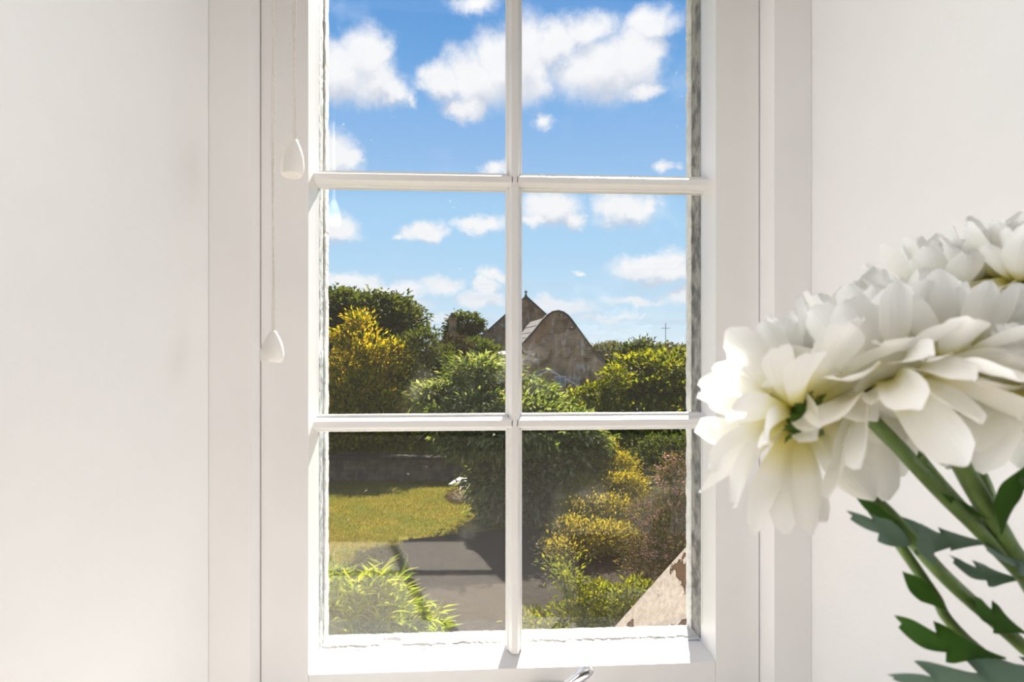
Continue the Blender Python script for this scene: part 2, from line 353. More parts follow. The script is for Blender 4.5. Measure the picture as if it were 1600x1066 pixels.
def petal_mesh(name, wid, cup, curl, tipw=.5, twist=0, nl=10, nw=4, wave=0):
    """unit-length petal growing along +Y, upper face +Z; curl>0 lifts the tip"""
    verts, faces, uvs = [], [], []
    y = z = 0; ang = 0; prev = 0
    for i in range(nl+1):
        t = i/nl
        if i: ang = curl*(t**1.3) ; y += math.cos(ang)/nl; z += math.sin(ang)/nl
        w = wid*(.30 + .70*math.sin(min(1, t/.72)*PI/2)**1.2) * (1 if t < .72 else math.sqrt(max(0, 1-((t-.72)/.285)**2.4)))
        tw = twist*t
        for j in range(nw+1):
            u = j/nw*2-1; x = u*w/2; zz = cup*wid*(u*u)*(1-.5*t) + wave*wid*math.sin(t*7+u*2)
            nx, nz = x*math.cos(tw)-zz*math.sin(tw), x*math.sin(tw)+zz*math.cos(tw)
            verts.append((nx, y - nz*math.sin(ang), z + nz*math.cos(ang))); uvs.append((j/nw, t))
    for i in range(nl):
        for j in range(nw):
            a = i*(nw+1)+j; faces.append((a, a+1, a+nw+2, a+nw+1))
    me = bpy.data.meshes.new(name); me.from_pydata(verts, [], faces)
    l = me.uv_layers.new(); l.data.foreach_set('uv', [c for f in faces for i in f for c in uvs[i]])
    me.polygons.foreach_set('use_smooth', [True]*len(faces)); me.materials.append(M['petal']); return me
PET = {'outer': [petal_mesh('outer_petal', .34, .25, -.35, wave=.04), petal_mesh('outer_petal', .38, .18, -.15, twist=.35, wave=.05), petal_mesh('outer_petal', .30, .32, -.6, twist=-.3)],
       'mid': [petal_mesh('middle_petal', .40, .35, .75), petal_mesh('middle_petal', .36, .3, .5, twist=.25), petal_mesh('middle_petal', .42, .28, .95, twist=-.2)],
       'inner': [petal_mesh('inner_petal', .46, .45, 1.5, nl=7), petal_mesh('inner_petal', .42, .5, 1.2, nl=7)]}
M['sepal'] = mat_leaf('green_sepal', [(.05, .11, .02), (.09, .16, .03)], .2)
M['stem'] = mat('green_stem', (.12, .20, .045), .5, .3, 25, .3, 120)
def flower_head(parent, base, pos, axis, R, seed, layers=None, spin=0):
    rnd = random.Random(seed)
    q = axis.to_track_quat('Z', 'Y')
    bm = bmesh.new(); lathe(bm, [(.003, -.010), (.0055, -.007), (.011, -.003), (.013, .001), (.009, .005), (.003, .007)], 12)
    for k in range(10):                                             # sepals under the petals
        a = k*2*PI/10 + .2; c, s = math.cos(a), math.sin(a)
        p = [Vector((c*.006 - s*w, s*.006 + c*w, -.006)) for w in (-.003, .003)] + [Vector((c*.017 + s*.002, s*.017 - c*.002, -.001)), Vector((c*.021, s*.021, -.0025)), Vector((c*.017 - s*.002, s*.017 + c*.002, -.001))]
        vs = [bm.verts.new(p[i]) for i in (0, 2, 3, 4, 1)]; bm.faces.new(vs)
    hd = bm_obj('flower_head', bm, M['sepal'], parent, smooth=True)
    hd.rotation_mode = 'QUATERNION'; hd.rotation_quaternion = q; hd.location = pos - base
    lay = layers or [('outer', 9, 104, 1.0, .000), ('outer', 11, 88, .97, .001), ('mid', 13, 70, .84, .003), ('mid', 14, 54, .74, .005), ('mid', 13, 40, .62, .006), ('inner', 12, 26, .52, .007), ('inner', 9, 12, .42, .008)]
    for kind, n, th, L, z in lay:
        off = rnd.random()*6
        for k in range(n):
            a = spin + off + (k + rnd.uniform(-.3, .3))*2*PI/n; t = math.radians(th + rnd.uniform(-10, 10)); l = R*L*rnd.uniform(.86, 1.1)
            pm = bpy.data.objects.new('petal', rnd.choice(PET[kind])); COL.objects.link(pm); pm.parent = hd
            # petal +Y points at angle t from the head axis, its upper face towards the axis
            d = Vector((math.cos(a)*math.sin(t), math.sin(a)*math.sin(t), math.cos(t)))
            n_ = Vector((-math.cos(a)*math.cos(t), -math.sin(a)*math.cos(t), math.sin(t))); x = d.cross(n_)
            m3 = Matrix((x, d, n_)).transposed() @ Matrix.Rotation(rnd.uniform(-.25, .25), 3, 'Y')
            pm.matrix_local = Matrix.Translation(Vector((math.cos(a)*.007*math.sin(t), math.sin(a)*.007*math.sin(t), z))) @ m3.to_4x4() @ Matrix.Scale(l, 4)
    return hd
def lobed_leaf(parent, base, b, t, width, m, seed, roll=0.0, arch=.12, lobes=4, deep=.58):
    """chrysanthemum leaf from point b to tip t with toothed lobes"""
    rnd = random.Random(seed); b = Vector(b); t = Vector(t); ax = t-b; L = ax.length; ax.normalize()
    view = ((b+t)/2 - CAM).normalized(); side = ax.cross(view).normalized(); nrm = side.cross(ax).normalized()
    R = Matrix.Rotation(roll, 3, ax); side = R @ side; nrm = R @ nrm
    n = 30; verts, faces = [], []
    for i in range(n+1):
        s = i/n; env = math.sin(PI*min(1, s*.86+.10))**.75 if lobes else math.sin(PI*min(1, s*.9+.08))**.9
        env *= (1 - s**4*.6) * min(1, .25 + s*2.2)
        if i == n: env = 0.02
        for j in (-2, -1, 0, 1, 2):
            u = j/2; ph = s*lobes + (.18 if u > 0 else 0)
            saw = (ph % 1); lob = 1 - deep*(1-saw)**1.5 if lobes else 1
            w = width/2*env*(lob if abs(u) == 1 else 1-.35*(1-lob)) ; sh = L*.06*(saw-.5)*abs(u) if lobes else 0
            p = b + ax*(L*s + sh) + side*(u*w) + nrm*(arch*L*math.sin(PI*s)*1.0 - .22*w*(1-u*u) + .05*w*math.sin(s*19+u*3))
            verts.append(p - base)
    for i in range(n):
        for j in range(4): a = i*5+j; faces.append((a, a+1, a+6, a+5))
    me = bpy.data.meshes.new('leaf'); me.from_pydata([tuple(v) for v in verts], [], faces); me.polygons.foreach_set('use_smooth', [True]*len(faces))
    return link('leaf', me, M[m], parent)
M['leaf_dark'] = mat_leaf('dark_green_leaf', [(.035, .085, .018), (.05, .11, .02)], .3, (1.1, 1.3, .5))
M['leaf_grey'] = mat_leaf('grey_green_leaf', [(.10, .16, .12), (.12, .18, .14)], .2, (1, 1.2, .8), spec=.5)
VASE = Vector((.40, -.72, .335))
mouth = VASE + Vector((0, 0, .235))
BS = 1.14
def bt(p): return at(p[0], p[1], p[2]*BS)
def chrys(label, wp, r, head, axis, R, seed, leaves=(), side=(), layers=None):
    """wp: waypoints of the stem from the calyx down; leaves: (base, tip, width_px, material, roll, lobes)"""
    base = VASE + Vector((random.uniform(-.02, .02), random.uniform(-.02, .02), .02))
    t = empty('chrysanthemum', base, label, 'flower', 'white chrysanthemums in the bunch')
    hp = bt(head); R *= BS; r *= BS; ax = cdir(*axis)
    P = [hp - ax*.006] + [bt(w) for w in wp] + [mouth + Vector((random.uniform(-.025, .025), random.uniform(-.025, .025), 0)), base]
    bm = bmesh.new(); sp = spline(P, 7); tube(bm, [p - base for p in sp], [r*(.8+.2*min(1, i/10)) for i in range(len(sp))], 10)
    for sd_ in side: tube(bm, [p - base for p in spline([bt(w) for w in sd_], 5)], r*.35, 6)
    bm_obj('stem', bm, M['stem'], t, smooth=True)
    flower_head(t, base, hp, ax, R, seed, layers)
    for k, (b, tp, w, m, roll, lobes) in enumerate(leaves):
        B, T = bt(b), bt(tp); lobed_leaf(t, base, B, T, w*BS*(b[2]+tp[2])/2/F_PX, m, seed*10+k, roll, lobes=lobes)
    return t
chrys('white chrysanthemum lowest and farthest left of the bunch, seen from behind its calyx', [(1292, 695, .45), (1345, 760, .465), (1400, 815, .45), (1480, 905, .44), (1600, 1012, .46)], .0042, (1255, 652, .42), (-.34, .42, .84), .066, 1,
      [((1545, 848, .45), (1322, 800, .42), 66, 'leaf_grey', .5, 4), ((1405, 816, .43), (1338, 778, .42), 17, 'leaf_dark', .2, 0), ((1462, 885, .43), (1440, 818, .43), 30, 'leaf_grey', .6, 0)])
chrys('white chrysanthemum turned left towards the window above the lowest bloom', [(1300, 690, .47), (1345, 765, .46), (1405, 850, .45), (1460, 930, .45), (1510, 1000, .46)], .0032, (1238, 612, .46), (-.68, .66, .05), .063, 2,
      [((1480, 955, .44), (1410, 893, .43), 30, 'leaf_dark', .2, 0), ((1570, 1028, .45), (1398, 965, .42), 62, 'leaf_dark', .4, 2)])
chrys('white chrysanthemum with yellow heart at the middle of the bunch', [(1390, 650, .50), (1440, 720, .49), (1500, 790, .48), (1560, 850, .48)], .0040, (1375, 540, .50), (-.30, .90, -.10), .066, 3,
      [((1600, 905, .46), (1483, 868, .44), 44, 'leaf_grey', .7, 2)])
chrys('white chrysanthemum at the front with broad curved petals hiding two stems', [(1345, 630, .42), (1410, 705, .42), (1470, 770, .43), (1550, 850, .44), (1640, 960, .46)], .0042, (1392, 597, .425), (-.22, .78, .42), .066, 4,
      [((1545, 812, .43), (1470, 770, .42), 14, 'leaf_dark', .2, 0), ((1605, 990, .45), (1522, 935, .43), 50, 'leaf_dark', .5, 2)], side=[[(1432, 725, .42), (1445, 705, .42), (1472, 692, .425)]],
      layers=[('outer', 8, 132, 1.05, 0), ('outer', 9, 112, 1.0, .001), ('outer', 10, 92, .97, .002), ('mid', 13, 72, .84, .003), ('mid', 14, 54, .74, .005), ('mid', 13, 40, .62, .006), ('inner', 12, 26, .52, .007), ('inner', 9, 12, .42, .008)])
chrys('white chrysanthemum on the thick pale stem right of the middle', [(1468, 650, .42), (1510, 740, .43), (1565, 835, .44), (1640, 960, .46)], .0058, (1482, 585, .42), (.05, .86, .42), .066, 5,
      [((1565, 835, .43), (1625, 715, .40), 50, 'leaf_dark', .9, 0), ((1462, 668, .42), (1412, 640, .42), 14, 'leaf_dark', .2, 0), ((1690, 880, .45), (1535, 850, .43), 60, 'leaf_grey', .8, 3)])
chrys('white chrysanthemum behind the others with small incurved petals', [(1500, 660, .50), (1540, 760, .48), (1585, 860, .47)], .0045, (1490, 470, .53), (-.05, .97, -.1), .066, 6,
      [((1730, 1040, .44), (1392, 1062, .40), 165, 'leaf_grey', .6, 4)])
chrys('white chrysanthemum cut by the picture edge with its yellow base showing', [(1660, 690, .42), (1680, 850, .44)], .0045, (1640, 590, .41), (-.45, .80, -.25), .064, 7,
      [((1720, 800, .43), (1590, 740, .41), 70, 'leaf_dark', .6, 3)])
chrys('white chrysanthemum highest in the bunch', [(1600, 640, .50), (1640, 800, .48)], .0045, (1590, 450, .50), (.0, .95, -.15), .068, 8)
vs = empty('vase', VASE, 'clear glass vase holding the white chrysanthemums', 'vase')
M['vase'] = mat_glass('vase_glass')
bm = bmesh.new(); lathe(bm, [(.045, 0), (.05, .004), (.048, .06), (.042, .14), (.046, .2), (.056, .235), (.053, .235), (.043, .2), (.039, .14), (.045, .06), (.046, .012), (.01, .010)], 28); bm_obj('vessel', bm, M['vase'], vs, smooth=True)
tb = empty('side_table', (.42, -.76, .14), 'small oak table under the vase', 'table')
bm = bmesh.new(); box(bm, -.24, .24, -.2, .2, .165, .193); bm_obj('table_top', bm, M['table'], tb, bevel=.003)
for sx in (-1, 1):
    for sy in (-1, 1):
        bm = bmesh.new(); box(bm, sx*.2-.018, sx*.2+.018, sy*.165-.018, sy*.165+.018, 0, .165); bm_obj('leg', bm, M['table'], tb)

# ------------------------------------------------------------------ garden ground
GZ = -3.2
def gh(D): return GZ if D < 22.7 else GZ + .55 + .012*max(0, D-24)
M['lawn'] = mat('lawn_turf', (.085, .095, .005), .9, 0, 1.2, .8, 30, spec=.02, col2=(.15, .115, .008))
M['soil'] = mat('dry_soil', (.14, .11, .06), .95, .4, 5, .6, 20, spec=.1)
M['meadow'] = mat('far_grass', (.09, .12, .03), .95, .3, .3, .4, 4, spec=.1)
def ground(name, m, d0, d1, x0, x1, z, n=24):
    bm = bmesh.new(); P = []
    for i in range(n+1):
        D = d0+(d1-d0)*i/n; P.append([bm.verts.new(Vector((CAM.x, CAM.y, 0)) + FWD*D + RGT*(x0+(x1-x0)*j/n) + UP*(z(D) + .03*MN.noise(Vector((D*.5, j*.7, 1))))) for j in range(n+1)])
    for i in range(n):
        for j in range(n): bm.faces.new((P[i][j], P[i][j+1], P[i+1][j+1], P[i+1][j]))
    o = bm_obj(name, bm, M[m], smooth=True); o['kind'] = 'structure'; return o
ground('lawn', 'lawn', 1.45, 23.0, -18, 18, lambda D: GZ)
ground('ground_terrace', 'soil', 22.8, 46, -24, 30, lambda D: gh(D)-.03)
ground('ground_field', 'meadow', 46, 260, -150, 170, lambda D: gh(46)-.03-.9*min(1, (D-46)/30)+.006*max(0, D-90))

M['dark_ground'] = mat('near_black_ground', (.035, .028, .02), .98, .4, 6, .8, 30, spec=.05)  # near-black sheet added over the lawn, its darkness put into the colour
bm = bmesh.new(); dark_verts = [bm.verts.new((at(px, py, D).x, at(px, py, D).y, GZ + .045)) for px, py, D in ((628, HOR, 15.6), (800, HOR, 16.6), (1000, HOR, 16.2), (1150, HOR, 13), (1180, HOR, 7), (900, HOR, 6), (690, HOR, 9.9))]
bm.faces.new(dark_verts); bmesh.ops.subdivide_edges(bm, edges=bm.edges[:], cuts=6, use_grid_fill=True)
o = bm_obj('ground_dark', bm, M['dark_ground']); o['kind'] = 'structure'
def tri_mesh(name, V, Fc, m, parent=None, kind='stuff'):
    """V (n,3) float, Fc (k,3) int"""
    me = bpy.data.meshes.new(name); me.vertices.add(len(V)); me.vertices.foreach_set('co', V.astype(np.float32).ravel())
    me.loops.add(Fc.size); me.loops.foreach_set('vertex_index', Fc.astype(np.int32).ravel())
    me.polygons.add(len(Fc)); me.polygons.foreach_set('loop_start', np.arange(0, Fc.size, 3, dtype=np.int32)); me.polygons.foreach_set('loop_total', np.full(len(Fc), 3, dtype=np.int32))
    me.update(); me.validate(); return link(name, me, m, parent, kind)
def unit(a): return a/np.maximum(1e-9, np.linalg.norm(a, axis=1, keepdims=True))
def leaves(P, A, N, L, Wd, fold=.18, curl=.15):
    """diamond leaves folded on the midrib: base P, axis A, normal N"""
    n = len(P); A = unit(A); Sd = unit(np.cross(A, N)); N = np.cross(Sd, A)
    L = L[:, None]; Wd = Wd[:, None]
    V = np.empty((n, 4, 3)); V[:, 0] = P; V[:, 1] = P + A*L*.45 + Sd*Wd*.5 + N*Wd*fold; V[:, 3] = P + A*L*.45 - Sd*Wd*.5 + N*Wd*fold; V[:, 2] = P + A*L - N*L*curl
    b = np.arange(n)[:, None]*4; Fc = np.concatenate([b+np.array([[0, 1, 2]]), b+np.array([[0, 2, 3]])])
    return V.reshape(-1, 3), Fc
GRP_T = 'trees and shrubs in the garden'
def plant(name, label, cat, D, blobs, m, nclump, per, clump, L, Wd, droop=.2, out=.7, up=.2, ground_z=None, trunk=None, trunk_r=.1, branches=True, group=None, depth=1.0, jitter=.35, inner=.3, seed=1, flat=.42, base=None):
    """blobs: (px, py, rx_px, ry_px[, extra depth]) at distance D; real ellipsoids of that size"""
    rng = np.random.default_rng(seed); k = D/F_PX
    gz = gh(D) if ground_z is None else ground_z
    tp = at(trunk or blobs[0][0], HOR, D); basep = Vector((tp.x, tp.y, gz)); root = empty(name, basep, label, cat, group)
    E = []
    for bl_ in blobs:
        c = at(bl_[0], bl_[1], D + (bl_[4] if len(bl_) > 4 else 0)) - basep
        rx, rz = bl_[2]*k, bl_[3]*k; E.append((np.array(c), np.array((rx, (rx+rz)/2*depth, rz))))
    wts = np.array([e[1][0]*e[1][2] for e in E]); wts = wts/wts.sum()
    C, Dr = [], []
    while len(C) < nclump:
        i = rng.choice(len(E), p=wts); d = rng.normal(size=3); d /= np.linalg.norm(d)
        inn = rng.random() < inner; r = rng.uniform(.35, .8) if inn else rng.uniform(.80, 1.10)
        p = E[i][0] + d*E[i][1]*r
        if not inn and any(np.sum(((p-c)/a)**2) < .62 for j, (c, a) in enumerate(E) if j != i): continue
        if p[2] < .03: continue
        C.append(p); Dr.append(unit((d/E[i][1])[None])[0])
    C = np.array(C); Dr = np.array(Dr)
    n = nclump*per; idx = np.repeat(np.arange(nclump), per)
    off = rng.normal(size=(n, 3))*clump*np.array([1, 1, flat]); P = C[idx] + off
    P[:, 2] = np.maximum(P[:, 2], .01)
    cs = rng.uniform(.6, 1.45, nclump)[idx][:, None]; off = off*cs; P = C[idx] + off; P[:, 2] = np.maximum(P[:, 2], .01)
    A = Dr[idx]*out + rng.normal(size=(n, 3))*jitter + np.array([0, 0, up-droop]) + unit(off)*.5
    N = np.array([0, 0, 1.0]) + Dr[idx]*.5 + rng.normal(size=(n, 3))*.45
    s = rng.uniform(.7, 1.25, n)
    V, Fc = leaves(P, A, N, L*s, Wd*s)
    tri_mesh('foliage', V, Fc, M[m], root)
    bm = bmesh.new(); top = Vector(E[0][0])
    hub = Vector((0, 0, max(.15, min(e[0][2]-e[1][2]*.3 for e in E)*.8)))
    tube(bm, spline([(0, 0, 0), hub*.5 + Vector((trunk_r*.4, 0, 0)), hub], 3), [trunk_r*1.2]+[trunk_r]*6, 8)
    if branches:
        for c, a in E: tube(bm, spline([hub*.9, (hub+Vector(c))/2 + Vector((0, 0, a[2]*.15)), Vector(c)], 3), [trunk_r*.6, trunk_r*.55, trunk_r*.5, trunk_r*.4, trunk_r*.35, trunk_r*.28, trunk_r*.2], 6)
    bm_obj('trunk', bm, M['bark'], root, smooth=True)
    return root

M['f_gold'] = mat_leaf('golden_cypress', [(.07, .11, .010), (.18, .20, .014), (.40, .33, .02), (.58, .43, .03)], .5, (1.3, 1.1, .35))
M['f_dark'] = mat_leaf('dark_foliage', [(.03, .050, .010), (.06, .085, .015), (.11, .13, .025)], .4)
M['f_mid'] = mat_leaf('mid_foliage', [(.045, .075, .015), (.075, .115, .022), (.12, .15, .035)], .38)
M['f_pale'] = mat_leaf('pale_drooping_foliage', [(.06, .095, .02), (.11, .15, .03), (.20, .23, .07), (.36, .36, .19)], .45, (1.2, 1.2, .55))
M['f_lime'] = mat_leaf('lime_foliage', [(.06, .09, .01), (.14, .17, .015), (.26, .26, .025)], .52, (1.3, 1.15, .35))
M['f_olive'] = mat_leaf('olive_yellow_foliage', [(.16, .15, .02), (.26, .22, .03), (.36, .29, .045)], .5, (1.2, 1.1, .4))
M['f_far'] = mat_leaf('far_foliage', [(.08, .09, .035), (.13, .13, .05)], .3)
M['f_bronze'] = mat_leaf('bronze_foliage', [(.05, .05, .015), (.10, .085, .03), (.16, .11, .05)], .35)
M['f_bamboo'] = mat_leaf('bamboo_leaf', [(.12, .19, .018), (.22, .28, .03), (.33, .35, .06)], .5, (1.2, 1.15, .4))
M['f_pink'] = mat_leaf('pink_blossom', [(.40, .20, .17), (.55, .33, .28)], .4, (1, .9, .8))
M['f_purple'] = mat_leaf('purple_brown_foliage', [(.03, .025, .012), (.05, .04, .016)], .3)

plant('golden_cypress', 'large golden yellow cypress left of the pale drooping tree', 'conifer', 26.3,
      [(567, 505, 13, 26), (562, 540, 34, 32), (540, 565, 44, 38), (592, 568, 36, 38), (528, 598, 34, 24, -.5), (570, 602, 38, 26, -.8), (610, 598, 26, 26, -.4), (548, 632, 40, 24, -1.1), (595, 636, 38, 26, -1.0), (515, 640, 34, 30, -.8), (625, 640, 18, 40), (565, 668, 56, 26, -1.3), (520, 675, 40, 26, -1.1), (612, 676, 34, 26, -.9), (560, 640, 70, 70, .4)],
      'f_gold', 620, 34, .17, .19, .075, droop=-.35, out=.9, up=.35, trunk=565, trunk_r=.16, seed=2, flat=.5, inner=.2, group=GRP_T)
plant('sycamore', 'big dark rounded tree behind the golden cypress', 'tree', 44,
      [(560, 505, 85, 46), (618, 515, 34, 46), (520, 490, 55, 33), (600, 495, 40, 30), (560, 560, 90, 50), (480, 520, 60, 60)], 'f_dark', 800, 26, .36, .28, .20, trunk=560, trunk_r=.3, seed=3, group=GRP_T)
plant('dark_shrub', 'dark green conifer shrub right of the golden cypress', 'shrub', 26.8,
      [(672, 575, 42, 52), (655, 610, 40, 50), (640, 560, 22, 40), (690, 630, 55, 45), (665, 535, 20, 20), (720, 650, 60, 50), (640, 660, 50, 40), (742, 606, 34, 40)], 'f_dark', 420, 32, .15, .17, .06, droop=-.2, up=.3, seed=4, group=GRP_T, trunk_r=.1)
plant('purple_shrub', 'dark purple brown shrub below the distant cottage', 'shrub', 29,
      [(706, 560, 30, 34), (715, 595, 34, 40), (695, 580, 30, 40)], 'f_purple', 330, 22, .13, .15, .08, seed=5, group=GRP_T, trunk_r=.08)
plant('juniper', 'bushy mid green juniper in front of the left chapel wall', 'shrub', 31,
      [(742, 558, 28, 28), (760, 575, 30, 34), (735, 595, 40, 40), (725, 545, 14, 16)], 'f_mid', 420, 22, .12, .16, .06, droop=-.2, up=.35, seed=6, group=GRP_T, trunk_r=.08)
plant('ash_tree', 'pale green drooping tree in the middle of the garden', 'tree', 17.5,
      [(765, 605, 62, 40, .8), (712, 628, 50, 32, .4), (672, 632, 30, 24, .2), (758, 640, 42, 22, -.9), (706, 656, 38, 20, -.6), (822, 652, 40, 20, -.7), (862, 668, 32, 20, -.5), (790, 682, 60, 22, -1.2), (735, 692, 34, 18, -1.0), (820, 628, 52, 26, .6), (862, 654, 38, 28, .3), (796, 668, 92, 52), (742, 676, 52, 30), (828, 745, 74, 62), (870, 720, 62, 66), (798, 750, 52, 48), (885, 770, 44, 44), (800, 800, 48, 36), (905, 690, 34, 40), (838, 800, 40, 34), (745, 585, 30, 26)],
      'f_pale', 1000, 34, .17, .19, .065, droop=.5, out=.8, inner=.2, trunk=806, trunk_r=.16, seed=7, group=GRP_T, depth=.9)
plant('hazel_tree', 'broad yellow green leafy tree at the right of the garden', 'tree', 26,
      [(1040, 590, 56, 38), (988, 592, 40, 34), (1085, 598, 46, 40), (1012, 618, 34, 22, -1.2), (1066, 622, 36, 22, -1.3), (960, 625, 26, 22, -.8), (1000, 655, 40, 24, -1.8), (1048, 660, 40, 26, -2.1), (1096, 655, 36, 26, -1.9), (968, 672, 30, 24, -1.6), (1020, 700, 44, 26, -2.6), (1072, 705, 44, 28, -2.7), (978, 712, 30, 24, -2.2), (1110, 720, 40, 40, -2.5), (1040, 740, 60, 30, -2.2), (1030, 660, 60, 60)],
      'f_lime', 620, 34, .24, .20, .13, droop=.25, trunk=1040, trunk_r=.16, seed=8, group=GRP_T)
plant('hazel_bush', 'small leafy green bush between the porch and the right tree', 'bush', 24,
      [(906, 628, 22, 18), (932, 616, 18, 12), (892, 646, 26, 22), (935, 640, 24, 20), (960, 600, 18, 26), (955, 650, 24, 26)], 'f_lime', 240, 18, .12, .14, .08, seed=9, group=GRP_T, trunk_r=.06)
plant('golden_shrub', 'olive yellow shrub with fine leaves between the two garden trees', 'shrub', 15.5,
      [(940, 706, 24, 22, 2.5), (964, 728, 24, 22, 2.0), (924, 738, 26, 22, 1.6), (950, 762, 32, 22, 1.0), (912, 768, 26, 22, .7), (978, 765, 26, 24, .9), (938, 798, 34, 22, 0), (903, 802, 28, 20, -.3), (968, 805, 28, 22, 0), (890, 832, 26, 17, -1), (926, 838, 32, 18, -1.2), (960, 840, 30, 18, -1), (880, 856, 20, 12, -1.8)],
      'f_olive', 900, 30, .13, .07, .035, droop=-.1, up=.4, inner=.1, seed=10, group=GRP_T, trunk_r=.05)
plant('laurel', 'dark green bush at the foot of the right tree', 'bush', 18.5,
      [(1040, 735, 50, 50), (1000, 745, 30, 40), (1080, 740, 50, 60), (1020, 800, 60, 60), (980, 850, 40, 40), (1070, 830, 60, 60)], 'f_dark', 600, 20, .13, .12, .06, seed=12, group=GRP_T, trunk_r=.08)
ab = plant('flowering_shrub', 'shrub with small pink blossom above the stone coping', 'shrub', 9.2,
      [(1050, 742, 26, 32), (1072, 775, 34, 40), (1035, 812, 42, 36), (1005, 800, 22, 18), (1020, 858, 36, 26), (1062, 850, 42, 60), (1000, 885, 22, 22), (1085, 900, 44, 80)], 'f_bronze', 520, 24, .07, .05, .022, droop=.2, up=.3, trunk=1060, trunk_r=.03, seed=13, group=GRP_T)
def blossoms(root, D, blobs, n, m, seed):
    rng = np.random.default_rng(seed); k = D/F_PX; P = []
    for i in range(n):
        b = blobs[rng.integers(len(blobs))]; d = rng.normal(size=3); d /= np.linalg.norm(d)
        d[1] = -abs(d[1]); c = at(b[0]+d[0]*b[2], b[1]-d[2]*b[3], D) + FWD*(d[1]*b[2]*k) - root.location; P.append([np.array(c) + rng.normal(size=3)*.02 for _ in range(7)])
    P = np.array(P).reshape(-1, 3); A = rng.normal(size=P.shape) + np.array([0, 0, .6]); N = rng.normal(size=P.shape)+np.array([0, -1, .6])
    V, Fc = leaves(P, A, N, rng.uniform(.018, .03, len(P)), rng.uniform(.012, .02, len(P))); o = tri_mesh('blossoms', V, Fc, M[m], root); o['label'] = 'small pink blossoms'
blossoms(ab, 9.2, [(1050, 742, 26, 32), (1072, 775, 34, 40), (1035, 812, 42, 36), (1005, 800, 22, 18), (1020, 858, 36, 26), (1062, 850, 42, 60), (1000, 885, 22, 22)], 260, 'f_pink', 3)
plant('privet', 'bright green bush left of the stone coping at the window foot', 'bush', 8,
      [(940, 948, 40, 30), (985, 935, 34, 26), (905, 972, 44, 30), (860, 985, 44, 24), (830, 975, 22, 18), (950, 1000, 70, 40), (880, 1020, 80, 40), (900, 1080, 100, 60), (880, 900, 26, 26), (905, 930, 26, 24)], 'f_lime', 520, 20, .07, .065, .03, seed=14, up=.5, trunk=910, trunk_r=.03, group=GRP_T)

# bamboo-like clump at lower left: the nearest leaves are single parts
def bamboo():
    D = 9.4; k = D/F_PX; rng = np.random.default_rng(21)
    b0 = at(595, HOR, D); root = empty('bamboo', (b0.x, b0.y, GZ), 'clump of bright bamboo with long pointed leaves below the lawn', 'shrub', GRP_T)
    bm = bmesh.new(); P, A = [], []
    for i in range(190):
        px = rng.uniform(470, 690); lim = 882 + max(0, (px-600))*.95 + 14*math.sin(px*.07); py = lim + abs(rng.normal())*52
        t = at(px, py, D + rng.uniform(-.9, .7)) - root.location; b = Vector((t.x*.8 + rng.uniform(-.2, .2), t.y*.8+rng.uniform(-.15, .15), .0))
        t = Vector(t); mid = (b+t)/2 + Vector((0, 0, .15)); cv = spline([b, mid, t], 4); tube(bm, cv, .006, 4, False)
        lean = Vector((rng.uniform(-.4, .6), rng.uniform(-.5, .3), 0))
        for j in range(15):
            s = rng.uniform(.45, 1); q = cv[int(s*(len(cv)-1))] + Vector(rng.normal(size=3))*.05; a = rng.uniform(0, 2*PI)
            P.append(np.array(q)); A.append(np.array((math.cos(a), math.sin(a), rng.uniform(.1, 1.1))) + np.array(lean)*.6)
    bm_obj('stems', bm, M['stem'], root, kind='stuff')
    P = np.array(P); A = unit(np.array(A)); n = len(P); N = np.array([0, 0, 1.0]) + rng.normal(size=(n, 3))*.35
    L = rng.uniform(.18, .34, n); Wd = L*rng.uniform(.11, .16, n)
    camrel = np.array(CAM) - np.array(root.location); vis = np.argsort(np.linalg.norm(P - camrel, axis=1) - .9*P[:, 2])
    big = set(vis[:290].tolist()); rest = np.array([i for i in range(n) if i not in big])
    V, Fc = leaves(P[rest], A[rest], N[rest], L[rest], Wd[rest], .2, .16); tri_mesh('foliage', V, Fc, M['f_bamboo'], root)
    me = bpy.data.meshes.new('blade'); vv, ff = [], []
    for i in range(7):
        s = i/6; w = math.sin(PI*min(1, s*.8+.17))**.8*.5*(1-s**5); z = .10*math.sin(PI*s*.9)-.16*s*s
        vv += [(-w, s, z+.25*w*.2), (0, s, z-.02), (w, s, z+.25*w*.2)]
    for i in range(6):
        for j in (0, 1): a = i*3+j; ff.append((a, a+1, a+4, a+3))
    me.from_pydata(vv, [], ff); me.materials.append(M['f_bamboo_single'])
    for i in big:
        a = Vector(A[i]); sd_ = a.cross(Vector(N[i])).normalized(); nn = sd_.cross(a)
        o = bpy.data.objects.new('leaf', me); COL.objects.link(o); o.parent = root
        o.matrix_local = Matrix.Translation(Vector(P[i])) @ Matrix((sd_*Wd[i], a*L[i], nn*L[i])).transposed().to_4x4()
m = mat_leaf('bamboo_leaf_single', [(.2, .2, .2), (.2, .2, .2)], .45, (1.2, 1.15, .4)); g = NT(m.node_tree)
cr = [x for x in g.n if x.type == 'VALTORGB'][0]; oi = g.new('ShaderNodeObjectInfo'); g.l.new(oi.outputs['Random'], cr.inputs[0])
for e, c in zip(cr.color_ramp.elements, ((.14, .20, .018), (.34, .36, .06))): e.color = (*c, 1)
M['f_bamboo_single'] = m
bamboo()

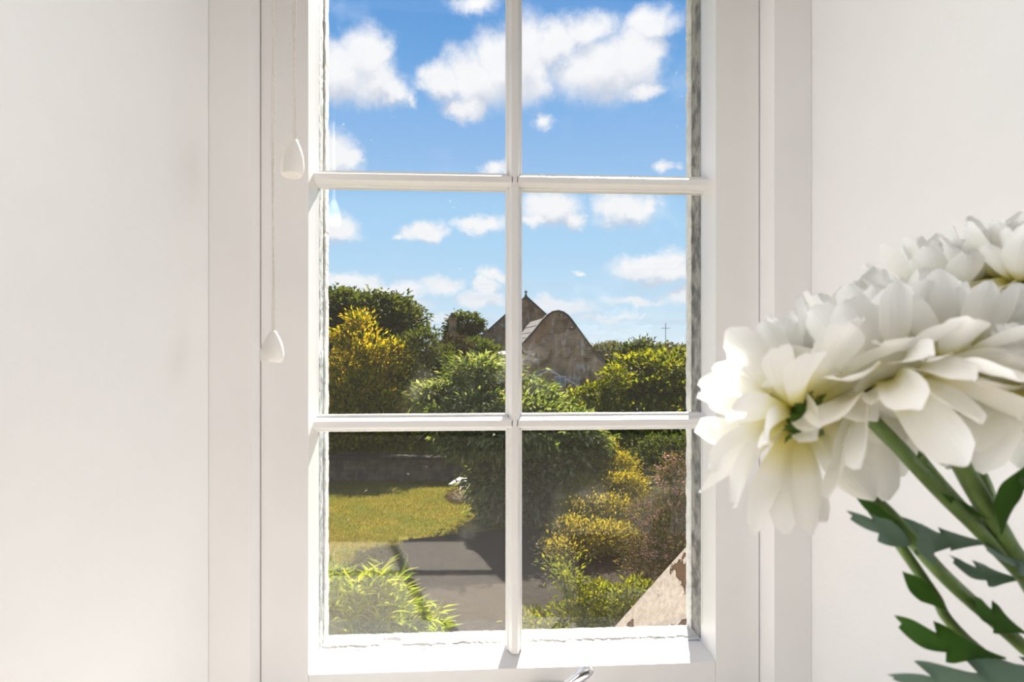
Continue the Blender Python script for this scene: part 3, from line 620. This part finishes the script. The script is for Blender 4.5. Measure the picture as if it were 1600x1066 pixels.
# far trees
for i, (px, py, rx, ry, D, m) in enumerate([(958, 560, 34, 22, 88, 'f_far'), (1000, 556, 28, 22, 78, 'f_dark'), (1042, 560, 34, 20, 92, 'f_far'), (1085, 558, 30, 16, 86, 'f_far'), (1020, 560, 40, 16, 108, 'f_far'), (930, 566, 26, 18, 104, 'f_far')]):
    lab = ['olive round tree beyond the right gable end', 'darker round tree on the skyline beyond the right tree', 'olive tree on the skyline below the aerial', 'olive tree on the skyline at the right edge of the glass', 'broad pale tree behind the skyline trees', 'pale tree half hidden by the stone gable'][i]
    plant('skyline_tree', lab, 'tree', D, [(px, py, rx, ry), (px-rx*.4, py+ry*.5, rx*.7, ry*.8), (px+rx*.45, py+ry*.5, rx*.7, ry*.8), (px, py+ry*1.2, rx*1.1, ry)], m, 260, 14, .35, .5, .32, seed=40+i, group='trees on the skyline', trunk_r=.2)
plant('skyline_tree', 'lone dark tree on the skyline behind the small cottage', 'tree', 78, [(726, 506, 26, 16), (738, 520, 16, 12), (710, 516, 12, 14), (722, 530, 24, 14), (745, 508, 8, 7)], 'f_dark', 330, 14, .25, .36, .22, seed=60, group='trees on the skyline', trunk=727, trunk_r=.25, ground_z=-3)

plant('skyline_tree', 'dark green tree hidden behind the left window frame', 'tree', 56, [(390, 525, 60, 42), (440, 550, 50, 40), (350, 555, 50, 40), (400, 590, 80, 40)], 'f_dark', 420, 20, .35, .32, .2, seed=61, group='trees on the skyline', trunk_r=.25)
plant('skyline_tree', 'mid green tree hidden behind the left wall of the window recess', 'tree', 44, [(190, 535, 70, 40), (250, 560, 60, 36), (130, 565, 60, 36), (190, 600, 90, 36)], 'f_mid', 420, 20, .38, .34, .2, seed=62, group='trees on the skyline', trunk_r=.25)
# ------------------------------------------------------------------ low garden wall, stones, slabs
M['rubble'] = mat('rubble_wall', (.15, .105, .075), .95, 0, 4, .9, 9, spec=.1, col2=(.07, .055, .045))
M['capstone'] = mat('capstone', (.07, .055, .042), .95, .4, 6, .8, 14, spec=.1)
def rel(D, x, z=0): return Vector((CAM.x, CAM.y, 0)) + FWD*D + RGT*x + UP*z
gw = empty('garden_wall', rel(22.8, -4, GZ), 'low dark stone retaining wall along the back of the lawn', 'wall')
def relbox(bm, D0, D1, x0, x1, z0, z1, org, jit=0):
    v = [bm.verts.new(rel(D, x, z) - org + Vector((random.uniform(-jit, jit), random.uniform(-jit, jit), random.uniform(-jit, jit)))) for x in (x0, x1) for D in (D0, D1) for z in (z0, z1)]
    for f in ((0,1,3,2),(4,6,7,5),(0,4,5,1),(2,3,7,6),(0,2,6,4),(1,5,7,3)): bm.faces.new([v[i] for i in f])
bm = bmesh.new(); relbox(bm, 22.82, 23.2, -9, -.9, GZ-.05, GZ+.66, gw.location); bm_obj('wall_body', bm, M['rubble'], gw)
z = GZ
for r in range(4):                                                   # courses of uneven stones
    x = -7.6 + random.uniform(-.2, 0)
    while x < -1.0:
        w = random.uniform(.22, .42); bm = bmesh.new(); relbox(bm, 22.76+random.uniform(0, .03), 22.9, x, x+w-.02, z+.005, z+.158, gw.location, .008)
        bm_obj('stone', bm, M['rubble'], gw); x += w
    z += .165
x = -9
while x < -1.0:
    w = random.uniform(.4, .6); bm = bmesh.new(); relbox(bm, 22.72, 23.25, x, x+w-.012, GZ+.66, GZ+.75, gw.location, .008); bm_obj('capstone', bm, M['capstone'], gw); x += w
M['slab'] = mat('pale_paving', (.42, .38, .32), .85, .25, 6, .4, 20)
M['straw'] = mat_leaf('dry_straw', [(.14, .10, .04), (.26, .19, .09)], .2)
for i, (px, py, D, w, rz, lab) in enumerate([(722, 757, 21.6, .42, .3, 'pale broken paving slab lying highest on the heap'), (712, 764, 21.4, .34, -.5, 'pale slab at the left end of the heap by the wall'), (738, 762, 21.2, .30, .9, 'pale slab at the right of the heap under the leaves'), (727, 768, 20.9, .36, .1, 'pale slab lowest in the heap on the straw')]):
    p = at(px, py, D); zt = GZ + .10 + .05*(3-i)
    o = bmesh.new(); prism(o, [(-w/2, -.14, -.025), (w*.4, -.17, -.025), (w/2, .13, -.025), (-w*.35, .17, -.025)], (0, 0, .05)); o = bm_obj('paving_slab', o, M['slab'], bevel=.006)
    o.location = (p.x, p.y, zt); o.rotation_euler = (random.uniform(.1, .3), random.uniform(-.15, .15), rz); tag(o, lab, 'slab', 'broken slabs on the lawn edge')
def heap():
    rng = np.random.default_rng(5); c = at(732, 785, 20.3); root = tag(empty('straw_heap', (c.x, c.y, GZ)), 'low heap of dry cuttings at the lawn edge', 'heap')
    bm = bmesh.new(); bmesh.ops.create_icosphere(bm, subdivisions=3, radius=1)
    for v in bm.verts: v.co = Vector((v.co.x*.62, v.co.y*.95, v.co.z*.14)) * (1 + .12*MN.noise(v.co*2.5))
    bm_obj('mound', bm, M['soil'], root, smooth=True)
    n = 2600; d = unit(rng.normal(size=(n, 3))); d[:, 2] = abs(d[:, 2]); P = d*np.array([.62, .95, .14])
    V, Fc = leaves(P, rng.normal(size=(n, 3))*np.array([1, 1, .3]), d+np.array([0, 0, 1]), rng.uniform(.06, .14, n), rng.uniform(.01, .02, n)); tri_mesh('straw', V, Fc, M['straw'], root)
heap()
M['blade'] = mat_leaf('grass_blade', [(.075, .09, .004), (.14, .135, .005), (.22, .17, .010)], .4, (1.2, 1.1, .3))
def grass():
    rng = np.random.default_rng(8); n = 90000; D = rng.uniform(9.5, 22.6, n); x = rng.uniform(-.32, .20, n)*D
    px_ = 800+F_PX*x/D; k_ = ~((px_ > 628 + (15.6-D)*11) & (D < 16)); D, x = D[k_], x[k_]; n = len(D)
    P = np.array([CAM.x, CAM.y, GZ]) + np.outer(D, np.array(FWD)) + np.outer(x, np.array(RGT)); A = rng.normal(size=(n, 3))*.45 + np.array([0, 0, 1]); N = rng.normal(size=(n, 3))+np.array([0, -1, 0])
    V, Fc = leaves(P, A, N, rng.uniform(.03, .065, n), rng.uniform(.008, .015, n)); o = tri_mesh('grass', V, Fc, M['blade']); tag(o, 'short sunlit grass growing over the lawn', 'grass', kind='stuff')
grass()
def bank():
    rng = np.random.default_rng(9); n = 9000; D = rng.uniform(23.7, 29, n); x = rng.uniform(-9, 1, n)
    P = np.array([CAM.x, CAM.y, 0]) + np.outer(D, np.array(FWD)) + np.outer(x, np.array(RGT)); P[:, 2] = GZ+.55+.012*np.maximum(0, D-24)
    A = rng.normal(size=(n, 3))*.4 + np.array([0, 0, 1]); N = rng.normal(size=(n, 3))+np.array([0, -1, 0])
    V, Fc = leaves(P, A, N, rng.uniform(.2, .5, n), rng.uniform(.02, .05, n)); o = tri_mesh('long_grass', V, Fc, M['f_olive']); tag(o, 'long yellowing grass on the bank behind the low wall', 'grass', kind='stuff')
bank()

# ------------------------------------------------------------------ stone buildings beyond
def mat_stone(name, a, b, lichen, course=.16):
    m = bpy.data.materials.new(name); m.use_nodes = True; g = NT(m.node_tree); p = g.n['Principled BSDF']; p.inputs['Roughness'].default_value = .95; p.inputs['Specular IOR Level'].default_value = .1
    co = g.new('ShaderNodeTexCoord').outputs['Object']
    mp = g.new('ShaderNodeMapping'); g.l.new(co, mp.inputs[0]); mp.inputs['Rotation'].default_value = (PI/2, 0, 0)
    br = g.new('ShaderNodeTexBrick'); g.l.new(mp.outputs[0], br.inputs[0]); br.inputs['Scale'].default_value = 1; br.inputs['Brick Width'].default_value = course*2.6; br.inputs['Row Height'].default_value = course; br.inputs['Mortar Size'].default_value = .015
    br.inputs['Color1'].default_value = (*a, 1); br.inputs['Color2'].default_value = (*b, 1); br.inputs['Mortar'].default_value = (*[c*.65 for c in b], 1)
    c = g.mix(g.ss(g.noise(co, .9, 5, .6), .38, .66), br.outputs[0], tuple(x*1.55 for x in a))
    st = g.ss(g.noise(g.vec('MULTIPLY', co, (3.4, 3.4, 1.3)), 1.0, 4, .62), .50, .63)
    st = g.math('MULTIPLY', st, g.ss(g.noise(g.vec('MULTIPLY', co, (1.1, 1.1, .12)), 1.0, 3), .42, .56))
    c = g.mix(g.math('MULTIPLY', st, lichen), c, (.56, .51, .47)); g.l.new(c, p.inputs['Base Color'])
    bp = g.new('ShaderNodeBump'); bp.inputs['Strength'].default_value = .8; bp.inputs['Distance'].default_value = .04; g.l.new(br.outputs[1], bp.inputs['Height']); bp.invert = True; g.l.new(bp.outputs[0], p.inputs['Normal']); return m
M['stone'] = mat_stone('lichened_brown_stone', (.30, .185, .10), (.21, .135, .075), .75)
M['stone2'] = mat_stone('brown_sandstone', (.30, .18, .10), (.22, .13, .075), .5, .2)
M['slate'] = mat('roof_slate', (.17, .14, .12), .8, .3, 2, .4, 8); M['verge'] = mat('stone_verge', (.10, .085, .075), .9, .3, 3)
M['pale_wood'] = mat('white_bargeboard', (.55, .52, .48), .6); M['pane'] = mat('dark_window_pane', (.20, .24, .28), .1, spec=.8); M['render'] = mat('pale_render', (.55, .50, .46), .9)
def gable_house(root, rot, outline, depth, wallmat, slope_pairs, mats=('slate',), thick=.45, over=.12):
    """outline: (x, z) polygon of the front gable in local metres, front face at y=0; slope_pairs: indices of outline edges carrying roof"""
    root.rotation_euler.z = rot
    bm = bmesh.new(); prism(bm, [(x, 0, z) for x, z in outline], (0, thick, 0)); bm_obj('gable_wall', bm, M[wallmat], root)
    xs = [p[0] for p in outline]; ez = {min(xs): 0, max(xs): 0}
    for x in ez: ez[x] = max(z for a, z in outline if abs(a-x) < .01)
    for x, zz in ez.items():
        bm = bmesh.new(); box(bm, *sorted((x, x - math.copysign(.4, x))), thick+.005, depth, 0, zz); bm_obj('side_wall', bm, M[wallmat], root)
    for i, j in slope_pairs:
        (x0, z0), (x1, z1) = outline[i], outline[j]; v = Vector((x1-x0, 0, z1-z0)); nrm = Vector((-v.z, 0, v.x)).normalized(); nrm = nrm if nrm.z > 0 else -nrm
        a = Vector((x0, thick-.1, z0)) - nrm*.22; b = Vector((x1, thick-.1, z1)) - nrm*.22
        bm = bmesh.new(); prism(bm, [a, b, b+nrm*.12, a+nrm*.12], (0, depth-thick, 0)); bm_obj('roof_slope', bm, M['slate'], root)
        rows_n = max(2, int(v.length/.45))                           # raised slate courses
        bm = bmesh.new()
        for k in range(rows_n):
            p = a + (b-a)*(k/rows_n) + nrm*.12; q = a + (b-a)*((k+.9)/rows_n) + nrm*.122; prism(bm, [p, q, q+nrm*.012, p+nrm*.03], (0, depth-thick, 0))
        bm_obj('slate_courses', bm, M['slate'], root, kind='stuff')
def skews(root, outline, i0, i1, m='verge', thick=.57):
    pts = [Vector((x, 0, z)) for x, z in outline]
    for k in range(i0, i1):
        a, b = pts[k], pts[k+1]; d = (b-a).normalized(); n = Vector((-d.z, 0, d.x)); n = n if n.z > 0 else -n
        bm = bmesh.new(); prism(bm, [p + Vector((0, -.07, 0)) for p in (a-d*.03-n*.02, b+d*.03-n*.02, b+d*.03+n*.10, a-d*.03+n*.10)], (0, thick, 0)); bm_obj('skew_stone', bm, M[m], root)
# rounded gable in front
D1 = 48.0; k1 = D1/F_PX; g1 = at(872, HOR, D1); gz1 = -3.1
def gx(px): return (px-872)*k1
def gzl(py): return (HOR-py)*k1 + CAM.z - gz1
rh = empty('stone_hall', (g1.x, g1.y, gz1), 'brown stone building with rounded gable top and white lichen streaks', 'building')
arc = [(gx(x), gzl(y)) for x, y in [(836, 517), (848, 502), (857, 493), (864, 488.5), (872, 487), (880, 489), (887, 494), (893, 501)]]
ol = [(gx(768), 0), (gx(768), gzl(592))] + arc + [(gx(930), gzl(551)), (gx(953), gzl(580)), (gx(953), 0)]
gable_house(rh, math.radians(6)-YAW, ol, 9.5, 'stone', [(1, 2), (2, 4), (9, 10), (10, 11)]); skews(rh, ol, 1, 11)
# porch against it
pr = empty('porch', at(862, HOR, 45.0), 'low stone porch with pale bargeboards against the rounded gable', 'porch'); pr.location.z = gz1
k2 = 45/F_PX
def q(px, py): return ((px-862)*k2, (HOR-py)*k2 + CAM.z - gz1)
gpts = [q(812, 680), q(812, 602), q(858, 578), q(906, 604), q(906, 680)]; gpts = [(x, max(0, z)) for x, z in gpts]
bm = bmesh.new(); prism(bm, [(x, 0, z) for x, z in gpts], (0, 1.5, 0)); bm_obj('porch_wall', bm, M['stone2'], pr)
for i, j in ((1, 2), (2, 3)):
    (x0, z0), (x1, z1) = gpts[i], gpts[j]; bm = bmesh.new(); prism(bm, [(x0, -.06, z0-.06), (x1, -.06, z1-.06), (x1, -.06, z1+.05), (x0, -.06, z0+.05)], (0, .05, 0)); bm_obj('bargeboard', bm, M['pale_wood'], pr)
    bm = bmesh.new(); prism(bm, [(x0, -.01, z0), (x1, -.01, z1), (x1, -.01, z1+.06), (x0, -.01, z0+.06)], (0, 1.9, 0)); bm_obj('porch_roof', bm, M['slate'], pr)
x0, z0 = q(866, 603); x1, z1 = q(884, 588); bm = bmesh.new(); box(bm, x0, x1, -.05, .1, z0, z1); fr = bm_obj('window_frame', bm, M['pale_wood'], pr)
for a in (.08, .54): bm = bmesh.new(); box(bm, x0+(x1-x0)*a, x0+(x1-x0)*(a+.38), -.07, -.045, z0+.06, z1-.06); bm_obj('pane', bm, M['pane'], fr)
# chapel behind
D3 = 60.0; k3 = D3/F_PX; g3 = at(822, HOR, D3)
def r(px, py): return ((px-822)*k3, (HOR-py)*k3 + CAM.z - gz1)
ch = empty('chapel', (g3.x, g3.y, gz1), 'taller brown stone chapel with a finial on its pointed gable', 'building')
ol = [(r(752, 0)[0], 0), r(752, 527), r(822, 464), r(892, 527), (r(892, 0)[0], 0)]
gable_house(ch, math.radians(4)-YAW, ol, 16, 'stone2', [(1, 2), (2, 3)]); skews(ch, ol, 1, 3)
bm = bmesh.new(); ax, az = r(822, 464); tube(bm, [(ax, .2, az-.1), (ax, .2, az+.25)], [.16, .07], 8); tube(bm, [(ax, .2, az+.2), (ax, .2, az+.55)], .05, 6); tube(bm, [(ax-.14, .2, az+.40), (ax+.14, .2, az+.40)], .045, 6); bm_obj('finial', bm, M['verge'], ch)
bm = bmesh.new(); wx, wz = r(762, 548); box(bm, wx-.25, wx+.25, -.05, .1, wz-.6, wz+.9); f_ = bm_obj('window_frame', bm, M['verge'], ch); bm = bmesh.new(); box(bm, wx-.18, wx+.18, -.07, -.045, wz-.52, wz+.82); bm_obj('pane', bm, M['pane'], f_)
# lean-to roof between chapel and hall
ln = empty('lean_to', at(785, HOR, 46), 'low outbuilding with pale slate roof left of the rounded gable', 'outbuilding'); ln.location += FWD*-2.6; ln.location.z = gz1; kl = 46/F_PX
def s_(px, py): return ((px-785)*kl, (HOR-py)*kl + CAM.z - gz1)
bm = bmesh.new(); box(bm, s_(772, 0)[0], s_(800, 0)[0], .3, 1.8, 0, s_(0, 578)[1]); bm_obj('outbuilding_wall', bm, M['stone2'], ln)
for (pa, pb) in (((771, 578), (802, 556)), ((778, 556), (802, 551))):
    (x0, z0), (x1, z1) = s_(*pa), s_(*pb); bm = bmesh.new(); prism(bm, [(x0, 0, z0), (x1, 0, z0), (x1, 1.9, z1), (x0+.2, 1.9, z1)], (0, 0, .1)); bm_obj('roof_slope', bm, M['slate'], ln)
# cottage with chimney, pale building, pole, aerial
D4 = 68.0; k4 = D4/F_PX; ct = empty('cottage', at(712, HOR, D4), 'small distant cottage gable with one chimney before the lone tree', 'building'); ct.location.z = -3
def c_(px, py): return ((px-712)*k4, (HOR-py)*k4 + CAM.z + 3)
bm = bmesh.new(); prism(bm, [(x, 0, max(0, z)) for x, z in [c_(698, 800), c_(698, 528), c_(708, 514), c_(722, 532), c_(722, 800)]], (0, 7, 0)); bm_obj('gable_wall', bm, M['stone2'], ct)
for a, b in (((697, 529), (708, 513)), ((708, 513), (723, 533))):
    (x0, z0), (x1, z1) = c_(*a), c_(*b); bm = bmesh.new(); prism(bm, [(x0, -.1, z0), (x1, -.1, z1), (x1, -.1, z1+.12), (x0, -.1, z0+.12)], (0, 7.2, 0)); bm_obj('roof_slope', bm, M['slate'], ct)
x, zc = c_(707, 512); bm = bmesh.new(); box(bm, x-.35, x+.35, .1, .8, zc-1, zc+.75); box(bm, x-.42, x+.42, .03, .87, zc+.75, zc+.9); chm = bm_obj('chimney', bm, M['stone2'], ct)
bm = bmesh.new(); tube(bm, [(x, .45, zc+.9), (x, .45, zc+1.35)], [.16, .13], 8); bm_obj('chimney_pot', bm, M['verge'], chm)
D5 = 58.0; k5 = D5/F_PX; pw = empty('pale_shed', at(965, HOR, D5), 'pale rendered outbuilding glimpsed beside the rounded gable', 'outbuilding'); pw.location.z = -2.9
bm = bmesh.new(); box(bm, -.6, 2.2, 0, 2.5, 0, (HOR-583)*k5+CAM.z+2.9); bm_obj('outbuilding_wall', bm, M['render'], pw)
bm = bmesh.new(); zt = (HOR-583)*k5+CAM.z+2.9; prism(bm, [(-.7, -.15, zt), (2.3, -.15, zt), (2.3, 1.25, zt+.35), (-.7, 1.25, zt+.35)], (0, 0, .08)); bm_obj('roof_slope', bm, M['slate'], pw)
D6 = 46.0; k6 = D6/F_PX; pp = at(651.5, HOR, D6); up_ = empty('utility_pole', (pp.x, pp.y, gh(46)), 'thin wooden pole standing right of the big dark tree', 'pole'); zt = (HOR-482)*k6 + CAM.z - gh(46)
M['pole'] = mat('pole_wood', (.11, .085, .065), .9, .3, 6)
bm = bmesh.new(); tube(bm, [(0, 0, 0), (0, 0, zt)], [.10, .075], 10); bm_obj('post', bm, M['pole'], up_)
bm = bmesh.new(); box(bm, -.13, .13, -.12, .12, zt-.35, zt-.12); bm_obj('fitting', bm, M['verge'], up_)
D7 = 88.0; k7 = D7/F_PX; ap = at(1040, HOR, D7); an = empty('aerial', (ap.x, ap.y, -2.5), 'thin television aerial mast against the sky on the right', 'aerial'); zt = (HOR-505)*k7 + CAM.z + 2.5
bm = bmesh.new(); tube(bm, [(0, 0, 0), (0, 0, zt)], .035, 6); bm_obj('mast', bm, M['verge'], an)
bm = bmesh.new(); zz = (HOR-513)*k7 + CAM.z + 2.5; tube(bm, [(-.5, 0, zz), (.5, 0, zz)], .03, 5)
for t in range(6): tube(bm, [(-.45+.18*t, -.3, zz), (-.45+.18*t, .3, zz)], .02, 4)
bm_obj('antenna', bm, M['verge'], an)

# ------------------------------------------------------------------ stone coping just outside the window
def mat_coping():
    m = bpy.data.materials.new('flaking_coping'); m.use_nodes = True; g = NT(m.node_tree); p = g.n['Principled BSDF']; p.inputs['Roughness'].default_value = .9; p.inputs['Specular IOR Level'].default_value = .15
    co = g.new('ShaderNodeTexCoord').outputs['Object']
    c = g.mix(g.math('MULTIPLY_ADD', g.ss(g.noise(co, 110, 3, .6), .62, .70), -.9, g.ss(g.noise(co, 60, 5, .7), .3, .7)), (.44, .36, .29), (.66, .56, .46))
    n = g.noise(co, 11, 5, .6); c = g.mix(g.ss(n, .56, .575), c, (.13, .075, .045)); edge = g.math('MULTIPLY', g.ss(n, .565, .585), g.ss(n, .60, .585)); c = g.mix(edge, c, (.05, .035, .02))
    g.l.new(c, p.inputs['Base Color']); b = g.new('ShaderNodeBump'); b.inputs['Strength'].default_value = .7; b.inputs['Distance'].default_value = .006
    h_ = g.math('SUBTRACT', g.math('MULTIPLY', g.noise(co, 90, 4), .4), g.ss(n, .57, .6)); g.l.new(h_, b.inputs['Height']); g.l.new(b.outputs[0], p.inputs['Normal']); return m
M['coping'] = mat_coping()
A, B, Cc, Dd = at(944, 998, 2.15), at(1094, 830, 2.0), at(1250, 905, 1.62), at(1075, 1085, 1.68)
org = (A+B+Cc+Dd)/4; sc_ = empty('stone_coping', org, 'sloping flaking pinkish stone coping at lower right outside the glass', 'coping')
bm = bmesh.new(); n = ((B-A).cross(Dd-A)).normalized(); n = n if n.z > 0 else -n
prism(bm, [p - org for p in (A, B, Cc, Dd)], -n*.09); bm_obj('coping_stone', bm, M['coping'], sc_, bevel=.008)
bm = bmesh.new(); ins = [p + (org-p)*.12 - n*.092 for p in (A, B, Cc, Dd)]
a = [bm.verts.new(p - org) for p in ins]; b = [bm.verts.new(Vector((p.x, p.y, GZ)) - org) for p in ins]; bm.faces.new(a); bm.faces.new(b[::-1])
for i in range(4): j = (i+1) % 4; bm.faces.new((a[i], b[i], b[j], a[j]))
bm_obj('wall_below', bm, M['stone'], sc_)
